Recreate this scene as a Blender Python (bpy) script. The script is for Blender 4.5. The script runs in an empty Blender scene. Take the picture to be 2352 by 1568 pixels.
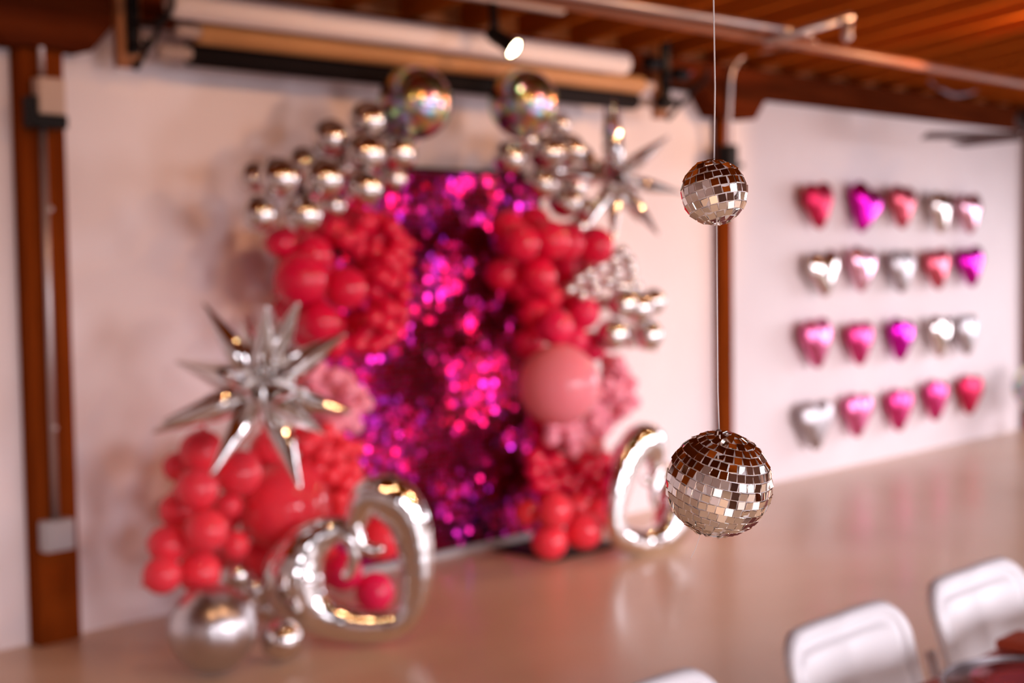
import bpy, bmesh, math, random
import numpy as np
from mathutils import Vector, Matrix, Quaternion

scene = bpy.context.scene
COL = scene.collection
R = math.radians

# ---------------------------------------------------------------- camera
IMG_W, IMG_H, FPX = 2352.0, 1568.0, 3267.0
YAW, PITCH, ROLL = 0.7962, 0.05864, -0.014626
CAM = Vector((0.0, -5.27, 1.5))
FWD = Vector((math.sin(YAW)*math.cos(PITCH), math.cos(YAW)*math.cos(PITCH), -math.sin(PITCH)))
_r = Vector((math.cos(YAW), -math.sin(YAW), 0.0))
_u = _r.cross(FWD)
RGT = _r*math.cos(ROLL) + _u*math.sin(ROLL)
UPV = -_r*math.sin(ROLL) + _u*math.cos(ROLL)
cd = bpy.data.cameras.new('camera')
cam = bpy.data.objects.new('camera', cd)
COL.objects.link(cam)
cam.matrix_world = Matrix(((RGT.x, UPV.x, -FWD.x, CAM.x), (RGT.y, UPV.y, -FWD.y, CAM.y),
                           (RGT.z, UPV.z, -FWD.z, CAM.z), (0, 0, 0, 1)))
cd.sensor_fit = 'HORIZONTAL'; cd.sensor_width = 36.0
cd.lens = 36.0*FPX/IMG_W
cd.clip_start = 0.05; cd.clip_end = 100
cd.dof.use_dof = True
cd.dof.focus_distance = 1.045
cd.dof.aperture_fstop = 5.2
cd.dof.aperture_blades = 0
scene.camera = cam

# ---------------------------------------------------------------- view, world, lights
scene.view_settings.view_transform = 'Standard'
scene.view_settings.look = 'None'
scene.view_settings.gamma = 1.0
scene.view_settings.exposure = 0.0
scene.view_settings.use_curve_mapping = False
world = bpy.data.worlds.new('daylight'); scene.world = world
world.use_nodes = True
wb = world.node_tree.nodes['Background']
wb.inputs[0].default_value = (0.80, 0.88, 1.0, 1); wb.inputs[1].default_value = 1.5

def lamp(name, kind, loc, energy, color, target=None, **kw):
    d = bpy.data.lights.new(name, kind); d.energy = energy; d.color = color
    for k, v in kw.items(): setattr(d, k, v)
    o = bpy.data.objects.new(name, d); COL.objects.link(o); o.location = loc
    if target is not None:
        o.rotation_euler = (Vector(target)-Vector(loc)).to_track_quat('-Z', 'Y').to_euler()
    return o

COOL = (0.98, 0.90, 1.0)
WARM = (1.0, 0.50, 0.24)
# daylight through the windows of the long wall behind the camera, the end window and the glazed end door
WIN_FRONT = [(-2.4, -0.2), (1.8, 4.0), (5.2, 7.4), (8.2, 10.4)]
WIN_Z = (0.7, 2.3)
for (a, b), w in zip(WIN_FRONT, (94, 54, 75, 76)):
    lamp('window_daylight', 'AREA', ((a+b)/2, -8.98, sum(WIN_Z)/2), w, COOL, ((a+b)/2, -4.0, -.83),
         shape='RECTANGLE', size=b-a, size_y=WIN_Z[1]-WIN_Z[0], spread=R(70))
lamp('window_daylight', 'AREA', (13.35, -2.3, 1.35), 38, COOL, (9.5, -0.6, -.2), shape='RECTANGLE', size=2.4, size_y=1.7, spread=R(95))
lamp('door_daylight', 'AREA', (13.35, -8.76, 1.75), 85, COOL, (9.0, -4.2, 1.75), shape='RECTANGLE', size=.40, size_y=2.1)
lamp('door_daylight', 'AREA', (13.05, -8.95, 1.75), 105, COOL, (8.4, -4.0, 1.75), shape='RECTANGLE', size=.5, size_y=2.1)
# warm ceiling spots on the tracks
SPOTS = [((8.3, -1.82, 2.75), (4.8, 0.0, 1.7), 118, 85), ((5.4, -3.0, 2.8), (4.9, 0.0, 2.3), 62, 65),
         ((3.2, -3.2, 2.9), (3.6, 0.0, 1.0), 44, 85), ((7.2, -3.6, 2.9), (6.6, 0.0, 1.0), 35, 80),
         ((9.6, -3.0, 2.8), (8.4, 0.0, 1.7), 22, 80), ((1.6, -3.0, 2.85), (2.4, 0.0, 1.4), 40, 85),
         ((4.4, -4.4, 3.0), (4.6, 0.0, .8), 40, 60), ((6.4, -5.2, 3.1), (5.0, 0.0, 1.0), 40, 60)]
for loc, tgt, e, ang in SPOTS:
    lamp('ceiling_spot', 'SPOT', loc, e, WARM, tgt, spot_size=R(ang), spot_blend=0.5, shadow_soft_size=0.04)

# ---------------------------------------------------------------- helpers
def pix(px, py):
    return (FWD + RGT*((px-IMG_W/2)/FPX) - UPV*((py-IMG_H/2)/FPX))
def at(px, py, d):
    """point standing d metres out from the back wall that is seen at a pixel of the photo"""
    r = pix(px, py); return CAM + r*((-d-CAM.y)/r.y)
def at_z(px, py, z):
    r = pix(px, py); return CAM + r*((z-CAM.z)/r.z)
def depth(p): return (p-CAM).dot(FWD)

def mk(name, bm, mat, parent=None, loc=None, smooth=True, **props):
    me = bpy.data.meshes.new(name)
    bm.normal_update(); bm.to_mesh(me); bm.free()
    if smooth:
        for p in me.polygons: p.use_smooth = True
    if mat is not None: me.materials.append(mat)
    o = bpy.data.objects.new(name, me); COL.objects.link(o)
    if loc is not None: o.location = loc
    if parent is not None: o.parent = parent
    for k, v in props.items(): o[k] = v
    return o
def tag(o, label=None, cat=None, group=None, kind=None):
    if label: o['label'] = label
    if cat: o['category'] = cat
    if group: o['group'] = group
    if kind: o['kind'] = kind
    return o
def empty(name, loc, rz=0.0, **kw):
    o = bpy.data.objects.new(name, None); COL.objects.link(o)
    o.location = loc; o.rotation_euler = (0, 0, rz); o.empty_display_size = 0.05
    return tag(o, **kw)
def copy_tree(o, parent=None):
    kids = [c for c in COL.objects if c.parent == o]
    c = o.copy(); COL.objects.link(c)
    if parent: c.parent = parent
    for k in kids: copy_tree(k, c)
    return c

def box(bm, x0, x1, y0, y1, z0, z1, bevel=0.0):
    r = bmesh.ops.create_cube(bm, size=1.0)
    vs = r['verts']
    bmesh.ops.scale(bm, vec=(x1-x0, y1-y0, z1-z0), verts=vs)
    bmesh.ops.translate(bm, vec=((x0+x1)/2, (y0+y1)/2, (z0+z1)/2), verts=vs)
    if bevel:
        es = {e for v in vs for e in v.link_edges}
        bmesh.ops.bevel(bm, geom=list(es), offset=bevel, segments=2, affect='EDGES', profile=0.5)
def tube(bm, pts, rad, seg=12, closed=False, cap=True, flat=None):
    """swept tube; rad number or list; flat = (normal, factor) squashes the section along a normal"""
    n = len(pts); pts = [Vector(p) for p in pts]
    rads = [rad]*n if isinstance(rad, (int, float)) else rad
    rings = []; ref = None
    for i in range(n):
        if closed: t = pts[(i+1) % n]-pts[i-1]
        else: t = pts[min(i+1, n-1)]-pts[max(i-1, 0)]
        t.normalize()
        if flat is not None: a = flat[0].normalized(); b = t.cross(a).normalized()
        else:
            if ref is None:
                ref = Vector((0, 0, 1)) if abs(t.z) < 0.9 else Vector((1, 0, 0))
            a = (ref - t*ref.dot(t)).normalized(); ref = a; b = t.cross(a)
        k = flat[1] if flat is not None else 1.0
        rings.append([bm.verts.new(pts[i] + a*(math.cos(2*math.pi*j/seg)*rads[i]*k) + b*(math.sin(2*math.pi*j/seg)*rads[i]))
                      for j in range(seg)])
    for i in range(n if closed else n-1):
        A, B = rings[i], rings[(i+1) % n]
        for j in range(seg):
            bm.faces.new((A[j], A[(j+1) % seg], B[(j+1) % seg], B[j]))
    if cap and not closed:
        bm.faces.new(list(reversed(rings[0]))); bm.faces.new(rings[-1])
def lathe(bm, prof, seg=32):
    rings = []
    for r, z in prof:
        if r < 1e-6: rings.append([bm.verts.new((0, 0, z))])
        else: rings.append([bm.verts.new((r*math.cos(2*math.pi*j/seg), r*math.sin(2*math.pi*j/seg), z)) for j in range(seg)])
    for A, B in zip(rings, rings[1:]):
        for j in range(seg):
            k = (j+1) % seg
            if len(A) == 1: bm.faces.new((A[0], B[k], B[j]))
            elif len(B) == 1: bm.faces.new((A[j], A[k], B[0]))
            else: bm.faces.new((A[j], A[k], B[k], B[j]))
    bmesh.ops.recalc_face_normals(bm, faces=bm.faces)
def xform(bm, m): bmesh.ops.transform(bm, matrix=m, verts=bm.verts)

# ---------------------------------------------------------------- materials
def mat(name, color=(.8, .8, .8), rough=0.5, metal=0.0, **kw):
    m = bpy.data.materials.new(name); m.use_nodes = True
    b = m.node_tree.nodes['Principled BSDF']
    b.inputs['Base Color'].default_value = (*color, 1); b.inputs['Roughness'].default_value = rough
    b.inputs['Metallic'].default_value = metal
    for k, v in kw.items(): b.inputs[k].default_value = v
    return m
def nd(m, t, **kw):
    n = m.node_tree.nodes.new(t)
    for k, v in kw.items(): setattr(n, k, v)
    return n
def lk(m, a, b): m.node_tree.links.new(a, b)
def ramp(m, stops):
    n = nd(m, 'ShaderNodeValToRGB'); e = n.color_ramp.elements
    while len(e) < len(stops): e.new(0.5)
    for s, (p, c) in zip(e, stops): s.position = p; s.color = (*c, 1)
    return n
def bsdf(m): return m.node_tree.nodes['Principled BSDF']
def noise_mat(name, stops, scale, rough, stretch=(1, 1, 1), bump=0.0, bscale=None, **kw):
    m = mat(name, stops[0][1], rough, **kw)
    tc = nd(m, 'ShaderNodeTexCoord'); mp = nd(m, 'ShaderNodeMapping'); mp.inputs['Scale'].default_value = stretch
    lk(m, tc.outputs['Object'], mp.inputs['Vector'])
    nz = nd(m, 'ShaderNodeTexNoise'); nz.inputs['Scale'].default_value = scale; nz.inputs['Detail'].default_value = 5
    lk(m, mp.outputs['Vector'], nz.inputs['Vector'])
    rp = ramp(m, stops); lk(m, nz.outputs['Fac'], rp.inputs['Fac']); lk(m, rp.outputs['Color'], bsdf(m).inputs['Base Color'])
    if bump:
        n2 = nd(m, 'ShaderNodeTexNoise'); n2.inputs['Scale'].default_value = bscale or scale*4
        lk(m, mp.outputs['Vector'], n2.inputs['Vector'])
        bp = nd(m, 'ShaderNodeBump'); bp.inputs['Strength'].default_value = bump; bp.inputs['Distance'].default_value = 0.01
        lk(m, n2.outputs['Fac'], bp.inputs['Height']); lk(m, bp.outputs['Normal'], bsdf(m).inputs['Normal'])
    return m

M = {}
M['wall'] = noise_mat('painted_plaster', [(0.3, (.79, .70, .70)), (0.7, (.85, .77, .77))], 1.3, 0.6, bump=0.25, bscale=9)
M['wall_far'] = noise_mat('brown_brick_paint', [(0.3, (.30, .20, .17)), (0.7, (.42, .30, .26))], 1.5, 0.7, bump=0.3, bscale=8)
M['wood_post'] = noise_mat('stained_timber_post', [(0.25, (.11, .020, .003)), (0.75, (.23, .046, .006))], 3.0, 0.6, (6, 6, .6), bump=0.2)
M['wood_beam'] = noise_mat('stained_timber_beam', [(0.25, (.06, .011, .004)), (0.75, (.13, .026, .007))], 3.0, 0.6, (.5, 6, 6), bump=0.2)
M['wood_joist'] = noise_mat('orange_joist_timber', [(0.25, (.36, .085, .010)), (0.75, (.58, .15, .018))], 2.0, 0.6, (6, .5, 6), bump=0.15)
M['plank'] = noise_mat('ceiling_boards', [(0.25, (.08, .018, .004)), (0.75, (.17, .04, .007))], 2.0, 0.55, (.5, 8, 6), bump=0.15)
M['wood_block'] = noise_mat('pine_block', [(0.3, (.34, .12, .04)), (0.7, (.46, .18, .06))], 4.0, 0.6, (5, 5, .6))
for k in ('wood_post','wood_beam','wood_joist','plank'): bsdf(M[k]).inputs['Specular IOR Level'].default_value = .0
M['floor'] = noise_mat('polished_concrete', [(0.2, (.52, .34, .20)), (0.5, (.64, .45, .30)), (0.8, (.68, .53, .40))], 0.9, 0.34, bump=0.03, bscale=3)
bsdf(M['floor']).inputs['Specular IOR Level'].default_value = .4; bsdf(M['floor']).inputs['Coat Weight'].default_value = 0.12; bsdf(M['floor']).inputs['Coat Roughness'].default_value = 0.13
M['chrome'] = mat('chrome_foil', (.80, .78, .76), 0.045, 1.0)
M['chrome_latex'] = mat('chrome_latex', (.70, .65, .62), 0.085, 1.0)
M['satin_silver'] = mat('satin_silver_latex', (.60, .57, .57), 0.30, 1.0)
def latex(name, c, rough=0.07):
    m = mat(name, c, rough); b = bsdf(m)
    b.inputs['Subsurface Weight'].default_value = 0.3
    b.inputs['Subsurface Radius'].default_value = (0.05, 0.01, 0.01)
    b.inputs['Subsurface Scale'].default_value = 0.3
    b.inputs['Specular IOR Level'].default_value = 0.33
    return m
M['red'] = latex('red_latex', (.74, .008, .058))
M['coral'] = latex('coral_red_latex', (.92, .050, .080))
M['deep'] = latex('crimson_latex', (.80, .018, .10))
M['pink'] = latex('pink_latex', (.94, .27, .33))
M['pale_pink'] = latex('pale_pink_latex', (.95, .36, .46))
def foil(name, c, rough=0.13): return mat(name, c, rough, 1.0)
M['f_magenta'] = foil('magenta_foil', (.60, .01, .38), .22)
M['f_hot'] = foil('hot_pink_foil', (.70, .06, .24), .34)
M['f_pink'] = foil('pink_foil', (.78, .18, .38), .30)
M['f_rose'] = foil('rose_foil', (.66, .12, .17), .30)
M['f_crimson'] = foil('crimson_foil', (.62, .03, .10), .42)
M['f_light'] = foil('light_pink_foil', (.80, .45, .56), .22)
M['f_silver'] = foil('silver_foil', (.72, .67, .63), .14)
M['f_satin'] = foil('satin_silver_foil', (.50, .47, .48), .42)
M['black'] = mat('black_metal', (.010, .008, .008), 0.5, **{'Specular IOR Level': .12})
M['black_paper'] = mat('black_paper', (.013, .009, .009), 0.7, **{'Specular IOR Level': .08})
M['kraft'] = noise_mat('tan_paper', [(0.3, (.50, .24, .085)), (0.7, (.56, .28, .10))], 3, 0.6)
M['white_paper'] = mat('white_paper', (.93, .82, .78), 0.6)
M['card_tube'] = mat('card_core_tube', (.55, .42, .36), 0.7)
M['galv'] = mat('galvanised_steel', (.55, .48, .46), 0.38, 0.85)
M['pipe'] = mat('painted_pipe', (.36, .13, .06), 0.4)
M['beige_box'] = mat('beige_box_paint', (.52, .36, .27), 0.5)
M['grey_box'] = mat('grey_outlet_box', (.42, .40, .40), 0.5)
M['plastic'] = noise_mat('white_resin', [(0.3, (.90, .88, .89)), (0.7, (.92, .90, .91))], 6, 0.35)
M['cord'] = mat('white_nylon_cord', (.95, .90, .88), 0.4)
M['fan'] = mat('dark_fan_metal', (.04, .025, .02), 0.5)
M['fan_blade'] = noise_mat('dark_fan_blade', [(0.3, (.045, .018, .013)), (0.7, (.07, .03, .02))], 4, 0.6)
M['cable'] = mat('violet_grey_cable', (.20, .15, .20), 0.45)
M['red_plastic'] = mat('red_plastic', (.35, .01, .01), 0.4)
def emis(name, c, s):
    m = mat(name, c, .5); b = bsdf(m); b.inputs['Emission Color'].default_value = (*c, 1); b.inputs['Emission Strength'].default_value = s
    return m
M['lens'] = emis('lit_lamp_lens', (1.0, .80, .50), 40)
M['mirror'] = mat('mirror_glass', (.95, .86, .78), 0.02, 1.0)
M['grout'] = mat('silver_ball_core', (.92, .84, .82), 0.4, 0.2)
# holographic foil: cells of random hue with slightly tilted facets
def holo(name, mix, scale):
    m = mat(name, (.7, .7, .7), 0.22, 1.0)
    tc = nd(m, 'ShaderNodeTexCoord'); vo = nd(m, 'ShaderNodeTexVoronoi'); vo.inputs['Scale'].default_value = scale
    lk(m, tc.outputs['Object'], vo.inputs['Vector'])
    hs = nd(m, 'ShaderNodeSeparateColor'); lk(m, vo.outputs['Color'], hs.inputs['Color'])
    rp = ramp(m, [(0.0, (.75, .20, .12)), (0.2, (.8, .55, .12)), (0.4, (.25, .65, .25)), (0.6, (.2, .5, .75)), (0.8, (.45, .25, .7)), (1.0, (.75, .2, .3))])
    lk(m, hs.outputs[0], rp.inputs['Fac'])
    mx = nd(m, 'ShaderNodeMix', data_type='RGBA'); mx.inputs[0].default_value = mix
    mx.inputs[6].default_value = (.66, .62, .62, 1); lk(m, rp.outputs['Color'], mx.inputs[7])
    lk(m, mx.outputs[2], bsdf(m).inputs['Base Color'])
    bp = nd(m, 'ShaderNodeBump'); bp.inputs['Strength'].default_value = 0.6; bp.inputs['Distance'].default_value = 0.006
    lk(m, hs.outputs[1], bp.inputs['Height']); lk(m, bp.outputs['Normal'], bsdf(m).inputs['Normal'])
    return m
M['holo'] = holo('holographic_foil', 0.8, 30)
# sequins: every disc its own hue between red, magenta and violet
def sequin_mat():
    m = mat('magenta_sequin_film', (.6, .02, .3), 0.16, 1.0)
    g = nd(m, 'ShaderNodeNewGeometry')
    tc = nd(m, 'ShaderNodeTexCoord'); nz = nd(m, 'ShaderNodeTexNoise'); nz.inputs['Scale'].default_value = 1.6
    lk(m, tc.outputs['Object'], nz.inputs['Vector'])
    ad = nd(m, 'ShaderNodeMath', operation='MULTIPLY_ADD'); ad.inputs[1].default_value = 0.65; lk(m, g.outputs['Random Per Island'], ad.inputs[0])
    sb = nd(m, 'ShaderNodeMath', operation='MULTIPLY_ADD'); sb.inputs[1].default_value = 1.1; sb.inputs[2].default_value = -0.42
    lk(m, nz.outputs['Fac'], sb.inputs[0]); lk(m, sb.outputs[0], ad.inputs[2])
    rp = ramp(m, [(0.0, (.34, .001, .02)), (0.42, (.38, .003, .06)), (0.62, (.44, .010, .18)), (0.85, (.30, .014, .32)), (1.0, (.18, .011, .42))])
    lk(m, ad.outputs[0], rp.inputs['Fac']); lk(m, rp.outputs['Color'], bsdf(m).inputs['Base Color'])
    return m
M['sequin'] = sequin_mat()
M['panel_back'] = mat('dark_magenta_backing', (.06, .004, .02), 0.5)
M['sequin_cloth'] = holo('pink_glitter_cloth', 0.0, 200)
mm = M['sequin_cloth']; bsdf(mm).inputs['Base Color'].default_value = (.78, .40, .40, 1)
for l in list(mm.node_tree.links):
    if l.to_socket == bsdf(mm).inputs['Base Color']: mm.node_tree.links.remove(l)
bsdf(mm).inputs['Roughness'].default_value = .25; bsdf(mm).inputs['Metallic'].default_value = .7
M['plate'] = mat('mauve_grey_plate', (.42, .31, .32), 0.2, 0.4)
M['plate_pink'] = mat('pink_iridescent_plate', (.75, .20, .28), 0.15, 0.6)
M['napkin'] = mat('orange_red_napkin', (.62, .09, .03), 0.5)

# ---------------------------------------------------------------- the room
bm = bmesh.new(); box(bm, -3.2, 13.6, -9.2, 0.2, -0.1, 0.0)
mk('floor', bm, M['floor'], smooth=False, kind='structure')
bm = bmesh.new(); box(bm, -3.2, 13.6, 0.0, 0.2, 0.0, 3.0)
mk('wall_back', bm, M['wall'], smooth=False, kind='structure')
bm = bmesh.new(); box(bm, -3.4, -3.2, -9.2, 0.2, -0.1, 4.3)
mk('wall_left', bm, M['wall'], smooth=False, kind='structure')
SL = 0.12; ZB0, ZB1 = 2.48, 2.645; ZC = 2.90
def holes_wall(name, horiz, holes, z0, z1, h0, h1, fixed0, fixed1, zh):
    bm = bmesh.new(); cur = h0
    def b(a, c, lo, hi):
        if horiz: box(bm, a, c, fixed0, fixed1, lo, hi)
        else: box(bm, fixed0, fixed1, a, c, lo, hi)
    for a, c in holes:
        b(cur, a, z0, z1); b(a, c, z0, zh[0]); b(a, c, zh[1], z1); cur = c
    b(cur, h1, z0, z1)
    mk(name, bm, M['wall_far'], smooth=False, kind='structure')
holes_wall('wall_front', True, WIN_FRONT + [(12.6, 13.3)], 0, 4.3, -3.2, 13.6, -9.2, -9.0, WIN_Z)
holes_wall('wall_right', False, [(-8.96, -8.40), (-3.5, -1.1)], -0.1, 4.3, -9.2, 0.2, 13.4, 13.6, (0.4, 2.3))
for i, (a, b) in enumerate(WIN_FRONT):
    bm = bmesh.new()
    for x in (a, b): box(bm, x-.04, x+.04, -9.06, -8.96, WIN_Z[0]-.04, WIN_Z[1]+.04)
    for z in WIN_Z: box(bm, a+.04, b-.04, -9.06, -8.96, z-.04, z+.04)
    mk('window_%d' % (i+1), bm, M['wood_post'], smooth=False, kind='structure')
bm = bmesh.new()
for y in (-3.5, -1.1): box(bm, 13.37, 13.42, y-.04, y+.04, .36, 2.34)
for z in (.4, 2.3): box(bm, 13.37, 13.42, -3.46, -1.14, z-.04, z+.04)
mk('window_5', bm, M['wood_post'], smooth=False, kind='structure')
bm = bmesh.new()
for y in (-8.96, -8.40): box(bm, 13.37, 13.42, y-.04, y+.04, .0, 2.34)
for z in (.2, 2.3): box(bm, 13.37, 13.42, -8.92, -8.44, z-.2, z+.04)
mk('door_1', bm, M['wood_post'], smooth=False, kind='structure')
# boarded roof rising away from the back wall
bm = bmesh.new()
vs = [bm.verts.new(v) for v in ((-3.4, 0.2, ZC-.2*SL), (13.6, 0.2, ZC-.2*SL), (13.6, -9.2, ZC+9.2*SL), (-3.4, -9.2, ZC+9.2*SL))]
top = [bm.verts.new(v.co+Vector((0, 0, .06))) for v in vs]
bm.faces.new(vs); bm.faces.new(list(reversed(top)))
for i in range(4): bm.faces.new((vs[i], top[i], top[(i+1) % 4], vs[(i+1) % 4]))
bmesh.ops.recalc_face_normals(bm, faces=bm.faces)
mk('ceiling', bm, M['plank'], smooth=False, kind='structure')
tn = [0]
def trim(bm, m, smooth=False):
    tn[0] += 1
    return mk('trim_%d' % tn[0], bm, m, smooth=smooth, kind='structure')
# wall beam, posts with tapered bolsters
bm = bmesh.new(); box(bm, -3.2, 13.4, -0.15, 0.0, ZB0, ZB1, 0.006); trim(bm, M['wood_beam'])
def prism(bm, poly, y0, y1):
    A = [bm.verts.new((x, y0, z)) for x, z in poly]; B = [bm.verts.new((x, y1, z)) for x, z in poly]
    bm.faces.new(A); bm.faces.new(list(reversed(B)))
    n = len(poly)
    for i in range(n): bm.faces.new((A[i], A[(i+1) % n], B[(i+1) % n], B[i]))
    bmesh.ops.recalc_face_normals(bm, faces=bm.faces)
POSTS = [(2.715, .092, .085, .27), (7.24, .062, .06, .27), (11.62, .13, .10, 0), (-1.9, .092, .085, .34)]
for x, hw, pr, bl in POSTS:
    bm = bmesh.new(); box(bm, x-hw, x+hw, -pr, 0.0, 0.0, ZB0-(.145 if bl else 0), 0.008); trim(bm, M['wood_post'])
    if not bl: continue
    bm = bmesh.new()
    prism(bm, [(x-bl-.04, ZB0), (x-bl+.09, ZB0-.145), (x+bl-.09, ZB0-.145), (x+bl+.04, ZB0)], -.15, 0.0)
    trim(bm, M['wood_beam'])
# brown board added over the wall to darken the bright gaps between joists
bm = bmesh.new(); box(bm, -3.2, 13.4, -.03, 0.0, ZB1, ZC, .003); trim(bm, M['wood_block'])
# joists
jd = math.hypot(9.0, 9.0*SL)
x = -2.75
while x < 13.2:
    bm = bmesh.new(); w = .024
    z0, z1 = ZB1, ZC
    P = [(x-w, -.031, z0), (x+w, -.031, z0), (x+w, -.031, z1), (x-w, -.031, z1)]
    A = [bm.verts.new(p) for p in P]; B = [bm.verts.new((p[0], -9.0, p[2]+9.0*SL)) for p in P]
    bm.faces.new(A); bm.faces.new(list(reversed(B)))
    for i in range(4): bm.faces.new((A[i], A[(i+1) % 4], B[(i+1) % 4], B[i]))
    bmesh.ops.recalc_face_normals(bm, faces=bm.faces)
    trim(bm, M['wood_joist'])
    x += .41

# ---------------------------------------------------------------- pipes, conduits, boxes, lamps under the roof
def run(name, pts, r, m, label, cat, group=None, seg=12):
    bm = bmesh.new(); tube(bm, pts, r, seg)
    return tag(mk(name, bm, m), label, cat, group)
def bez(pts, n=10):
    """smooth polyline through points (Catmull-Rom)"""
    P = [Vector(p) for p in pts]; out = []
    for i in range(len(P)-1):
        p0 = P[max(i-1, 0)]; p1 = P[i]; p2 = P[i+1]; p3 = P[min(i+2, len(P)-1)]
        for k in range(n):
            t = k/n
            out.append(0.5*((2*p1)+(p2-p0)*t+(2*p0-5*p1+4*p2-p3)*t*t+(3*p1-p0-3*p2+p3)*t**3))
    out.append(P[-1]); return out
pa, pb = at(1000, -22, 1.0), at(2420, 192, 1.0)
zz = (pa.z+pb.z)/2
run('sprinkler_pipe', [(2.2, -1.0, zz), (12.9, -1.0, zz)], .026, M['pipe'], 'long orange brown pipe hung under the roof joists parallel to the back wall', 'pipe')
bm = bmesh.new()
c0, c1, c2 = at(1300, -12, 1.12), at(1800, 68, 1.12), at(1955, 38, 1.3)
tube(bm, [c0+(c0-c1)*0.6, c1, at(1860, 78, 1.12)], .017)
tube(bm, [at(1760, 96, 1.1), c2], .021)
e = mk('electrical_conduit', bm, M['galv'])
tag(e, 'pale metal conduit crossing below the joists with a short branch to the sprinkler head', 'conduit')
bm = bmesh.new(); lathe(bm, [(0, .03), (.022, .028), (.03, .0), (.024, -.04), (.03, -.055), (.012, -.085), (0, -.09)], 16)
s = mk('fire_sprinkler', bm, M['galv'], loc=at(1945, 58, 1.32)); tag(s, 'small pale metal sprinkler head hanging at the end of the conduit branch', 'sprinkler')
# loose cable on the beam right of the middle post
run('hanging_cable', bez([at(2100, 150, .24), at(2140, 190, .25), at(2185, 216, .26), at(2225, 214, .26), at(2262, 195, .26)]), .012, M['cable'],
    'violet grey cable sagging in front of the dark wall beam', 'cable')
# conduit bend beside the middle post
run('post_conduit', bez([at(1870, 96, .9), at(1790, 112, .35), at(1715, 125, .2), at(1683, 160, .185), at(1676, 220, .17), at(1672, 330, .13), at(1672, 395, .10)]), .013, M['galv'],
    'bent metal conduit running down beside the middle wooden post', 'conduit')
bm = bmesh.new(); box(bm, -.045, .045, -.05, .05, -.085, .085, .012)
t = empty('wall_speaker', at(1672, 365, .13), label='small black bracket speaker fixed beside the middle post above the upper mirror ball', cat='speaker')
mk('body', bm, M['black'], t, smooth=False)
bm = bmesh.new(); tube(bm, [(.03, 0, -.02), (.10, .02, -.045), (.17, .02, -.03)], .016); mk('arm', bm, M['black'], t)

# track with the lit spotlight
ta, tb = at(960, -12, .62), at(1290, 38, .62)
zt = (ta.z+tb.z)/2
bm = bmesh.new(); box(bm, 2.6, tb.x, -.645, -.595, tb.z-.02+.03, tb.z+.02+.03, .004)
tag(mk('lighting_track', bm, M['galv'], smooth=False), 'pale grey lighting track bar above the paper rolls', 'track')
lp = at(1181, 112, .72)
sp = empty('spotlight', lp, label='lit warm white track spotlight above the right holographic orb balloon', cat='spotlight')
dirv = Vector((.30, -.62, -.50)).normalized()
q = Vector((0, 0, -1)).rotation_difference(dirv)
bm = bmesh.new(); lathe(bm, [(.0, .15), (.03, .15), (.036, .13), (.040, .0), (.046, -.005), (.046, .012), (.040, .012)], 24)
xform(bm, q.to_matrix().to_4x4()); mk('housing', bm, M['black'], sp)
bm = bmesh.new(); lathe(bm, [(0, -.012), (.022, -.009), (.038, .002), (0, .004)], 24)
xform(bm, q.to_matrix().to_4x4()); mk('lens', bm, M['lens'], sp, label='glowing lens')
stem = at(1132, 20, .62)-lp
bm = bmesh.new(); tube(bm, [-dirv*.10, Vector((stem.x, stem.y, -.0))*.9+Vector((0, 0, .03)), stem+Vector((0, 0, .03))], .02)
mk('stem', bm, M['black'], sp)
ll = lamp('spotlight_glow', 'SPOT', lp+dirv*.03, 30, (1, .72, .42), lp+dirv, spot_size=R(75), spot_blend=.6, shadow_soft_size=.03)

# boxes and conduit on the left post
run('post_conduit', [at(88, -30, .125), at(98, 200, .125)], .011, M['galv'], 'thin metal conduit on the left wooden post above the beige box', 'conduit')
run('post_conduit', [at(98, 292, .122), at(112, 700, .118), at(128, 1200, .118)], .013, M['galv'],
    'long thin metal conduit on the left wooden post down to the grey outlet box', 'conduit')
bm = bmesh.new(); box(bm, -.055, .055, -.03, .03, -.07, .07, .006)
tag(mk('junction_box', bm, M['beige_box'], loc=at(112, 222, .13), smooth=False), 'beige junction box high on the left wooden post', 'electrical box')
bm = bmesh.new(); box(bm, -.075, .06, -.045, .035, -.022, .03, .008); box(bm, -.088, -.06, -.04, .035, -.02, .10, .006)
tag(mk('clamp_bracket', bm, M['black'], loc=at(112, 283, .14), smooth=False), 'black clamp bracket under the beige box on the left post', 'bracket')
bm = bmesh.new(); box(bm, -.062, .062, -.03, .03, -.06, .06, .006)
t = mk('outlet_box', bm, M['grey_box'], loc=at(131, 1228, .128), smooth=False)
tag(t, 'grey metal outlet box low on the left wooden post', 'electrical box')
bm = bmesh.new(); box(bm, -.045, .045, -.036, -.029, -.045, .045, .004); mk('cover_plate', bm, M['grey_box'], t, smooth=False)
for py in (480, 983):
    bm = bmesh.new(); bmesh.ops.create_uvsphere(bm, u_segments=12, v_segments=8, radius=.014)
    tag(mk('conduit_strap', bm, M['galv'], loc=at(114 if py < 600 else 124, py, .125)), 'small bright %s metal strap on the left post conduit' % ('upper' if py < 600 else 'lower'), 'strap')

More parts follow.
